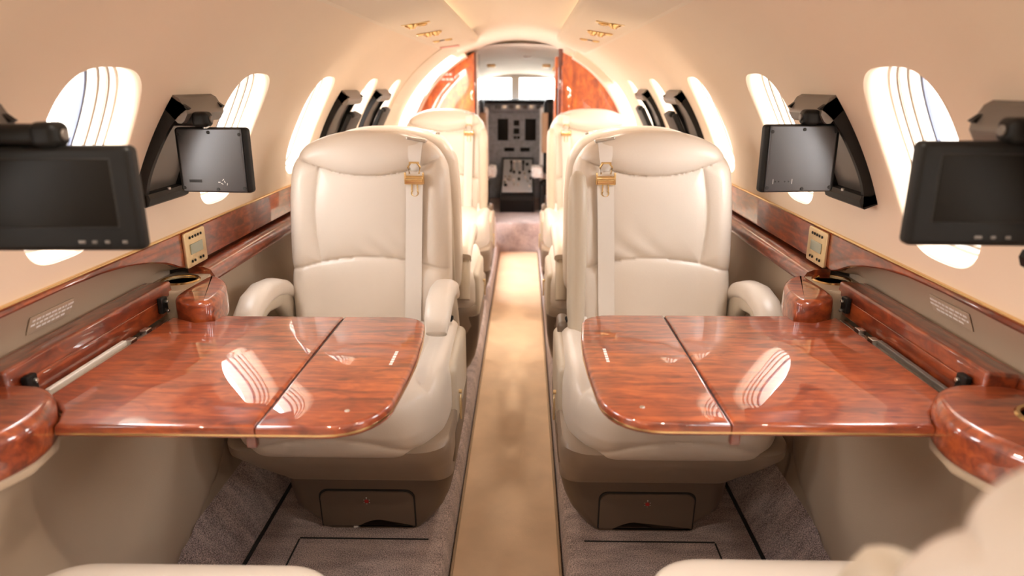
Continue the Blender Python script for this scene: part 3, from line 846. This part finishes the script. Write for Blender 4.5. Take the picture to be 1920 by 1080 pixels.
# placards on the inlay
for s in (-1,1):
    yc=1.225 if s<0 else 1.25; zc=.762 if s<0 else .772
    root=empty('placard',(s*(.862-(zc-.735)*.415-.0025),yc,zc)); root.rotation_euler=(0,-s*.394,0)
    tag(root,'small clear placard with three white text lines above the %s table console'%SIDE[s],'placard')
    MB().rbox((0,0,0),(.002,.125,.036),.0008).build('backing',M['placard'],root)
    mb=MB()
    for r,(z,L) in enumerate(((.009,.112),(0,.116),(-.009,.080))):
        y=-L/2
        while y<L/2:
            wl=random.choice((.006,.009,.012,.015)); mb.rbox((-s*.0015,min(y+wl/2,L/2),z),(.0006,wl,.0042),.0002); y+=wl+.003
    mb.build('text_lines',M['white'],root)

# cabin control keypads
for s in (-1,1):
    yc=1.70 if s<0 else 1.735; zc=.787
    root=empty('control_keypad',(s*.789,yc,zc)); 
    tag(root,'gold keypad with small display on the %s mahogany window band'%SIDE[s],'control panel','gold cabin keypads')
    Mr=Matrix.Rotation(PI/2,4,'Y')
    MB().prism(rrect(-.044,.044,-.056,.056,.006,4),-.004,.003,.002,Mx=(Mr if s>0 else Matrix.Rotation(-PI/2,4,'Y'))@Matrix.Scale(-1,4,(0,0,1)) if False else Matrix.Rotation(-s*PI/2,4,'Y')).build('keypad_plate',M['goldsatin'],root)
    MB().rbox((-s*.004,0,.0),(.002,.066,.026),.001).build('display',M['lcd'],root,label='grey lcd')
    for z in (.030,-.030):
        for k in range(5):
            if z<0 and k==2: continue
            MB().cyl((-s*.0042,-.030+.015*k,z),.0036,.002,'X',10,b=.0004).build('key',M['black'],root)

# ------------------------------------------------------------------ monitors on brackets
def bracket(s,yc,label,w_=.175):
    root=empty('monitor_bracket',tuple(cyp(math.radians(25.5),yc,s))); off=Vector(root.location)
    tag(root,label,'bracket','black monitor brackets')
    def pt(phi,d,y): return cyp(math.radians(phi),y,s,-d)-off
    for sg in (-1,1):
        y0=yc+sg*(w_/2-.006); mb=MB(); rings=[]
        for i in range(25):
            f=i/24; ph=19.2+(36.0-19.2)*f; dd=.017+.014*(2*f-1)**4+.008*f
            rings.append([pt(ph,.0003,y0-.006),pt(ph,.0003,y0+.006),pt(ph,dd,y0+.006),pt(ph,dd,y0-.006)])
        mb.loft(rings); mb.build('cheek',M['black'],root,ang=50)
    def bar(prof,nm,m,y0,y1,ang=30):
        MB().loft([[pt(p,d,y0) for p,d in prof],[pt(p,d,y1) for p,d in prof]]).build(nm,m,root,ang=ang)
    bar(((19,.0003),(27,.0004),(36,.0003),(36,.005),(27,.006),(19,.005)),'back_plate',M['bronze'],yc-w_/2+.012,yc+w_/2-.012)
    bar(((33.9,.0003),(36.3,.0003),(36.4,.012),(35.6,.036),(35.1,.042),(33.9,.043),(33.4,.040),(33.2,.034)),'cap',M['bronze'],yc-w_/2,yc+w_/2)
    bar(((19.0,.0003),(18.9,.028),(19.4,.034),(20.4,.034),(21.0,.027),(20.5,.010),(20.6,.0003)),'foot',M['black'],yc-w_/2,yc+w_/2)
    MB().cyl(tuple(pt(21.1,.027,yc)),.004,.006,'Z',12).build('latch_stud',M['steel'],root)
    return root
def arm(s,root,x0,x1,y,z):
    """swing arm reaching towards the aisle"""
    off=Vector(root.location)
    A=Vector((s*x0,y,z))-off; B=Vector((s*x1,y,z))-off
    o=MB().rbox(tuple((A+B)/2),(abs(x1-x0),.030,.026),.011,(2,1,1),k=4).build('swing_arm',M['black'],root)
    MB().rbox(tuple(B+Vector((s*.006,0,0))),(.034,.036,.031),.010,k=4).build('arm_joint',M['black'],o)
    MB().cyl(tuple(B+Vector((s*.0,0,-.018))),.007,.018,'Z',14).build('pivot_pin',M['steel'],o)
    MB().cyl(tuple(B+Vector((-s*.0125,0,0))),.007,.004,'X',14).build('end_cap',M['bronze'],o)
def monitor(s,c,w_,h_,yawr,facing,label,th=.024):
    root=empty('cabin_monitor',c,yawr); tag(root,label,'monitor','small cabin monitors')
    f=-1 if facing else 1    # screen towards -y when facing
    MB().rbox((0,0,0),(w_,th,h_),.008,(2,1,2),k=4).build('housing',M['black'],root)
    if not facing:
        MB().rbox((0,-th/2-.001,0),(w_-.018,.006,h_-.004),.0028).build('back_cover',M['blackmetal'],root)
        for (px,pz) in ((-.42,.40),(.42,.40),(.0,.43),(-.42,-.42),(.42,-.42),(.05,-.44)):
            MB().cyl((px*w_,-th/2-.0042,pz*h_),.0035,.0025,'Y',12,b=.0004).build('screw',M['seam'],root)
        if s>0:
            for k in (-.050,-.043,-.030,-.022): MB().cyl((k,-th/2-.0042,-.045),.0016,.0015,'Y',8,b=.0003).build('socket',M['seam'],root)
            for xx in (-.055,-.015): MB().rbox((xx,-th/2-.0041,-.045),(.0006,.0008,.010),.0002).build('socket_mark',M['white'],root)
        else:
            k=MB()
            for i,(xx,zz) in enumerate(((.012,-.044),(.018,-.047),(.024,-.043),(.029,-.048),(.021,-.039))): k.rbox((xx,-th/2-.0041,zz),(.005,.0008,.0012),.0003,rot=Matrix.Rotation(.6*i,3,'Y'))
            k.build('maker_mark',M['steel'],root)
            MB().rbox((-.040,-th/2-.0041,-.042),(.028,.0008,.006),.0003).build('socket',M['seam'],root)
    else:
        MB().rbox((s*.004,-th/2-.0002,.008),(w_*.80,.002,h_*.66),.0008).build('screen_surround',M['seam'],root)
        MB().rbox((s*.004,-th/2-.0012,.008),(w_*.785,.002,h_*.635),.0008).build('screen',M['screen'],root,label='dark blank screen')
        xs=(.030,.046,.062,.084) if s<0 else (-.020,-.002,.016)
        for k,xx in enumerate(xs): 
            b_=MB().rbox((xx,-th/2-.0008,-h_*.405),(.009 if k==0 else .006,.0022,.0042),.001).build('button',M['bronze'],root)
    for sg in (-1,1): pass
    return root
# far pair (backs towards us)
bL=bracket(-1,1.505,'black monitor bracket between the two nearest full windows on the left')
arm(-1,bL,.690,.612,1.452,1.113)
monitor(-1,(-.602,1.455,1.030),.158,.134,-.10,False,'black monitor showing its screwed back, beside the left facing seat')
bR=bracket(1,1.515,'black monitor bracket between the two nearest full windows on the right')
arm(1,bR,.688,.614,1.452,1.118)
monitor(1,(.605,1.452,1.036),.158,.137,.10,False,'black monitor showing its screwed back, beside the right facing seat')
# near pair
nL=bracket(-1,.845,'black monitor bracket cut by the left picture edge')
arm(-1,nL,.69,.533,.86,1.122)
monitor(-1,(-.545,.86,1.043),.212,.132,.03,True,'large black monitor with dark screen at the left picture edge')
nR=bracket(1,.862,'black monitor bracket cut by the right picture edge')
arm(1,nR,.70,.628,.86,1.128)
monitor(1,(.624,.86,1.052),.210,.128,-.03,True,'large black monitor with dark screen at the right picture edge')
# stowed ones at the far windows
for s,yy,lb in ((-1,2.86,'nearer of the two stowed black monitors on the left wall'),(-1,3.50,'farther of the two stowed black monitors on the left wall'),
                (1,2.95,'nearer of the two stowed black monitors on the right wall'),(1,3.74,'farther of the two stowed black monitors on the right wall')):
    b_=bracket(s,yy,lb.replace('stowed black monitors','bracket frames holding stowed monitors'),.24)
    c=cyp(math.radians(25.5),yy,s,-.062)
    root=empty('cabin_monitor',tuple(c)); tag(root,lb,'monitor','small cabin monitors')
    q=Matrix.Rotation(-s*math.radians(27),3,'Y')
    MB().rbox((0,0,-.01),(.022,.19,.17),.007,k=3,rot=q).build('housing',M['black'],root)
    MB().rbox(tuple(q@Vector((-s*.012,0,-.01))),(.002,.155,.12),.0008,rot=q).build('screen',M['screen'],root)
    MB().rbox(tuple(q@Vector((-s*.010,-.04,.078))),(.026,.09,.022),.009,rot=q).build('swing_arm',M['black'],root)

# ------------------------------------------------------------------ forward end: doorway, bulkheads, cockpit
# left entry doorway: curved jambs
def rib(y0,y1,d0,d1,s,name,m,ph0=-40,ph1=62,lab=None):
    mb=MB(); rings=[]
    for i in range(41):
        ph=math.radians(ph0+(ph1-ph0)*i/40); rings.append([cyp(ph,y0,s,-d0),cyp(ph,y1,s,-d1),cyp(ph,y1,s,.12),cyp(ph,y0,s,.12)])
    mb.loft(rings); return mb.build(name,m,ang=40)
struct(rib(4.04,4.40,.006,.030,-1,'door_1',M['ceil']))
struct(rib(5.06,5.46,.030,.030,-1,'door_2',M['ceil']))
ntrim+=1; o=rib(4.86,5.03,.045,.055,1,'trim_%d'%ntrim,M['ceil']); struct(o)
# skin above / below the door opening on the left
mb=MB(); mb.loft([[cyp(math.radians(p),y,-1,.01) for p in (57,58,62,70)] for y in (4.3,5.3)],close=False,caps=False); struct(mb.build('wall_entry',M['ceil']))
# daylight portal in the doorway
ld=bpy.data.lights.new('daylight','AREA'); ld.shape='RECTANGLE'; ld.size=.70; ld.size_y=1.35; ld.cycles.is_portal=True
lo=bpy.data.objects.new('daylight_portal',ld); COL.objects.link(lo); lo.location=(-1.02,4.73,.62); lo.rotation_euler=Vector((1,0,0)).to_track_quat('-Z','Z').to_euler()
# open door stair edge seen through the opening
st=empty('airstair_rail',(-.86,4.98,.0)); tag(st,'pale blue grey rail of the open entry door seen through the doorway','door rail')
pth=[(.0-.02,0,.1),(.01,.0,.6),(.09,.0,.9),(.22,.0,1.15),(.37,.0,1.31)]
MB().tube([(x,y,z) for x,y,z in pth],.012,seg=10).build('tube_rail',M['steel'],st)
MB().tube([(x-.03,y+.05,z) for x,y,z in pth],.006,seg=8).build('cable',M['gasket'],st)

# wooden bulkheads
def bulk(s,y,xi,th,name,label,m,rr):
    root=empty(name,(s*.5,y,0)); tag(root,label,'bulkhead'); off=Vector(root.location)
    ol=[(xi,-.09)]
    k=[]
    for i in range(25):
        a=math.radians(-45+ i*(105)/24); k.append((rr*math.cos(a),ZC+rr*math.sin(a)))
    k=[p for p in k if p[0]>xi+.01 and p[1]>-.09]
    ol=[(s*xi,-.09),(s*.55,-.09)]+[(s*x,z) for x,z in k]
    top=k[-1][1]
    xi2=xi; ztop=ZC+math.sqrt(rr*rr-xi2*xi2); ol.append((s*xi,ztop))
    MB().prism(ol,-th/2,th/2,.004,Mx=Matrix.Translation(-off)@Matrix.Translation((0,y,0))@Matrix.Rotation(PI/2,4,'X')).build('veneer_panel',m,root,ang=30)
    return root,off
bl,off=bulk(-1,5.25,.325,.03,'wood_bulkhead','glossy orange wood bulkhead with a small placard left of the cockpit door',M['woodz'],.795)
MB().rbox(tuple(Vector((-.555,5.232,1.238))-off),(.165,.004,.085),.002).build('placard',mat('placard_orange',(.62,.12,.03,1),.4,coat=.5),bl)
mb=MB()
for z in (1.256,1.222):
    x=-.625
    while x<-.495:
        wl=random.choice((.014,.020,.026)); mb.rbox(tuple(Vector((x+wl/2,5.229,z))-off),(wl,.002,.016),.0005); x+=wl+.006
mb.build('text_lines',M['white'],bl)
MB().rbox(tuple(Vector((-.325,5.50,.66))-off),(.03,.50,1.50),.006).build('return_panel',M['wood_dark'],bl)
MB().rbox(tuple(Vector((-.306,5.27,.66))-off),(.010,.02,1.50),.003).build('edge_strip',M['steel'],bl)
bl2,off=bulk(1,4.98,.30,.03,'wood_bulkhead','dark red wood bulkhead right of the cockpit door',M['woodz'],.775)
MB().rbox(tuple(Vector((.285,5.01,.66))-off),(.03,.06,1.52),.006).build('edge_post',M['wood_dark'],bl2)
MB().rbox(tuple(Vector((.298,4.962,.66))-off),(.010,.006,1.30),.002).build('edge_strip',M['woodz'],bl2)
cl=empty('door_closet',(.275,5.20,0)); tag(cl,'narrow red wood cabinet edge with a dark slot beside the right bulkhead','cabinet')
MB().rbox((0,0,.64),(.05,.30,1.46),.004).build('body',M['woodz'],cl)
MB().rbox((-.0,-.152,.75),(.026,.004,.82),.001).build('slot',M['seam'],cl)
MB().lathe([(.0001,-.012),(.014,-.010),(.016,0),(.0001,.003)],(-.028,-.05,1.29),16,Matrix.Rotation(PI/2,3,'Y')).build('brass_button',M['gold'],cl)

# step & cockpit floor
mb=MB(); mb.rbox((0,6.2,.02),(1.7,1.68,.25),.012,(6,6,1)); struct(mb.build('cockpit_floor',M['carpet'])).name='floor_cockpit'
# cockpit shell: sides, roof, windscreen surround
mb=MB(); 
def ckring(y,zt,wd,zb=-.2): 
    pts=[]
    for i in range(25):
        a=PI*i/24; c,sn=math.cos(a),math.sin(a)
        pts.append((wd*math.copysign(abs(c)**.8,c),y,.62+(zt-.62)*abs(sn)**.8))
    return [(wd,y,zb)]+pts+[(-wd,y,zb)]
mb.loft([ckring(5.30,1.47,.86),ckring(5.8,1.46,.84),ckring(6.3,1.40,.80),ckring(6.72,1.275,.72)],close=False,caps=False)
struct(mb.build('wall_cockpit',M['cockpit'],ang=60))
# front frame around the windscreens
mb=MB()
def quad(x0,x1,z0,z1,y0=6.74,y1=6.74): mb.rbox(((x0+x1)/2,(y0+y1)/2,(z0+z1)/2),(abs(x1-x0),.05,abs(z1-z0)),.006)
quad(-.86,.86,1.245,1.50); quad(-.86,.86,-.2,1.055); quad(-.86,-.40,1.0,1.4); quad(.36,.86,1.0,1.4); quad(-.085,-.010,1.03,1.26)
struct(mb.build('wall_front',M['cockpit']))
for k,(x0,x1) in enumerate(((-.40,-.075),(-.018,.36))):
    nwin+=1; struct(MB().rbox(((x0+x1)/2,6.76,1.15),(x1-x0,.006,.19),.001).build('window_%d'%nwin,M['glass']))
ld=bpy.data.lights.new('daylight','AREA'); ld.shape='RECTANGLE'; ld.size=.8; ld.size_y=.2; ld.cycles.is_portal=True
lo=bpy.data.objects.new('daylight_portal',ld); COL.objects.link(lo); lo.location=(-.02,6.80,1.15); lo.rotation_euler=Vector((0,-1,0)).to_track_quat('-Z','Z').to_euler()
# overhead cockpit fittings
for x,y,lb in ((-.24,6.1,'brass'),(.22,6.1,'brass')):
    o=MB().rbox((0,0,0),(.07,.12,.03),.01).build('overhead_fitting',M['goldsatin'],loc=(x,y,1.335)); tag(o,'small brass fitting under the cockpit roof, %s one'%('left' if x<0 else 'right'),'fitting')
o=MB().lathe([(.0001,.01),(.03,.008),(.035,0),(.02,-.012),(.0001,-.015)],(0,0,0),16).build('dome_light',M['white'],loc=(.06,6.0,1.405)); tag(o,'small white dome light on the cockpit roof','lamp')
# instrument panel
ip=empty('instrument_panel',(0,6.6,.14)); tag(ip,'grey cockpit instrument panel with dark displays','instrument panel'); off=Vector(ip.location)
def I(c,sz,r,nm,m,lab=None,rot=None): return MB().rbox(tuple(Vector(c)-off),sz,r,rot=rot).build(nm,m,ip,label=lab)
I((0,6.64,.60),(1.1,.06,.92),.01,'panel_face',M['panelgrey'])
I((0,6.56,1.040),(1.0,.20,.024),.01,'glareshield',M['black'])
I((0,6.585,.985),(.55,.05,.070),.006,'autopilot_strip',M['panelgrey'])
for k in range(7): 
    x=-.21+.063*k; I((x,6.556,.99),(.042,.006,.034),.002,'selector',M['steel'] if k%2 else M['blackmetal'])
for x0,x1,z0,z1,nm in ((-.21,-.112,.685,.882,'display'),(.045,.145,.685,.882,'display'),(-.062,-.008,.82,.87,'standby_gauge'),(-.062,-.008,.745,.795,'standby_gauge'),(-.062,-.036,.70,.725,'standby_gauge'),(-.03,-.004,.70,.725,'standby_gauge'),(-.15,-.055,.585,.62,'radio_display'),(.0,.09,.585,.62,'radio_display')):
    I(((x0+x1)/2,6.606,(z0+z1)/2),(x1-x0,.008,z1-z0),.002,nm,M['screen'])
# pedestal
pd=empty('throttle_pedestal',(-.02,6.15,.14)); tag(pd,'cockpit throttle pedestal with silver levers and black front','console'); off=Vector(pd.location)
mb=MB(); prof=[(5.83,.145),(5.82,.25),(5.84,.285),(5.90,.305),(6.55,.53),(6.6,.53),(6.6,.145)]
mb.loft([[Vector((x,y,z))-off for y,z in prof] for x in (-.165,-.158,.118,.125)]); mb.build('body',M['black'],pd)
mb=MB(); mb.loft([[Vector((x,y,z))-off for y,z in ((5.90,.300),(5.90,.315),(6.50,.522),(6.52,.50))] for x in (-.150,.110)]); mb.build('top_plate',mat('pedestal_top',(.55,.57,.60,1),.45),pd)
for k in range(26):
    t=random.random(); x=-.135+.23*random.random(); y=5.93+.52*t; z=.318+.345*(y-5.90)
    MB().cyl(tuple(Vector((x,y,z+.008))-off),random.choice((.007,.010,.013)),.022,'Z',10).build('knob',random.choice((M['black'],M['steel'],M['white'])),pd)
for x in (-.075,-.05,0.0,.03): MB().tube([Vector((x,6.28,.44))-off,Vector((x,6.24,.50))-off,Vector((x,6.22,.535))-off],[.006,.006,.014],seg=10).build('lever',M['black'] if x<-.06 or x>.02 else M['white'],pd)
# pilot seats
for s in (-1,1):
    xc=-.475 if s<0 else .38
    root=empty('pilot_seat',(xc,5.9,.145)); tag(root,'%s pilot seat with tan side and white sheepskin cover'%SIDE[s],'seat','pilot seats')
    ai=-s  # towards the centre line
    MB().rbox((0,0,.62),(.36,.12,.62),.04,(3,1,4),k=4).build('backrest',M['black'],root)
    MB().rbox((ai*.172,-.02,.66),(.05,.16,.32),.008).build('side_panel',M['tanleather'],root)
    def fl(c,sz,n): 
        m=MB().rbox((0,0,0),sz,.02,(6,4,8),k=3)
        m.v=[(x+random.uniform(-.006,.006)+c[0],y+random.uniform(-.006,.006)+c[1],z+random.uniform(-.006,.006)+c[2]) for x,y,z in m.v]
        return m.build(n,M['fleece'],root,ang=80)
    fl((ai*.165,.075,.55),(.085,.06,.62),'sheepskin_cover')
    fl((ai*.235,-.05,.345),(.085,.22,.085),'armrest_cover')
    MB().rbox((0,.20,.20),(.40,.40,.14),.03,k=4).build('seat_base',M['black'],root)
    MB().rbox((ai*.19,.0,.12),(.04,.30,.26),.01).build('side_frame',M['black'],root)
# small cushion by the far left seat
pb=empty('orange_tag_pouch',(-.215,5.20,-.09)); tag(pb,'pale pouch with an orange spot on the floor behind the far left seat','pouch')
MB().rbox((0,0,.16),(.08,.10,.34),.035,(3,3,6),k=5).build('pouch',M['curtain'],pb); MB().rbox((.0,-.052,.24),(.035,.006,.03),.003).build('tab',M['orange'],pb)
# exterior fuselage cap above the doorway to cockpit
mb=MB(); ol=[(R*math.cos(a)*1.06,ZC+R*1.06*math.sin(a)) for a in [math.radians(i*7.5) for i in range(25)]]
inn=[(-.33,1.445),(-.25,1.458),(0,1.47),(.22,1.46),(.30,1.445)]
ring=[(.863,ZC),(.863,-.2),(.92,-.2)]
mb.prism(ol+[(-.33,ZC),(-.33,1.44)]+[(x,z) for x,z in inn]+[(.33,1.44),(.33,ZC)],-.02,.02,Mx=Matrix.Translation((0,5.42,0))@Matrix.Rotation(PI/2,4,'X')); struct(mb.build('wall_header',M['ceil'],ang=20))
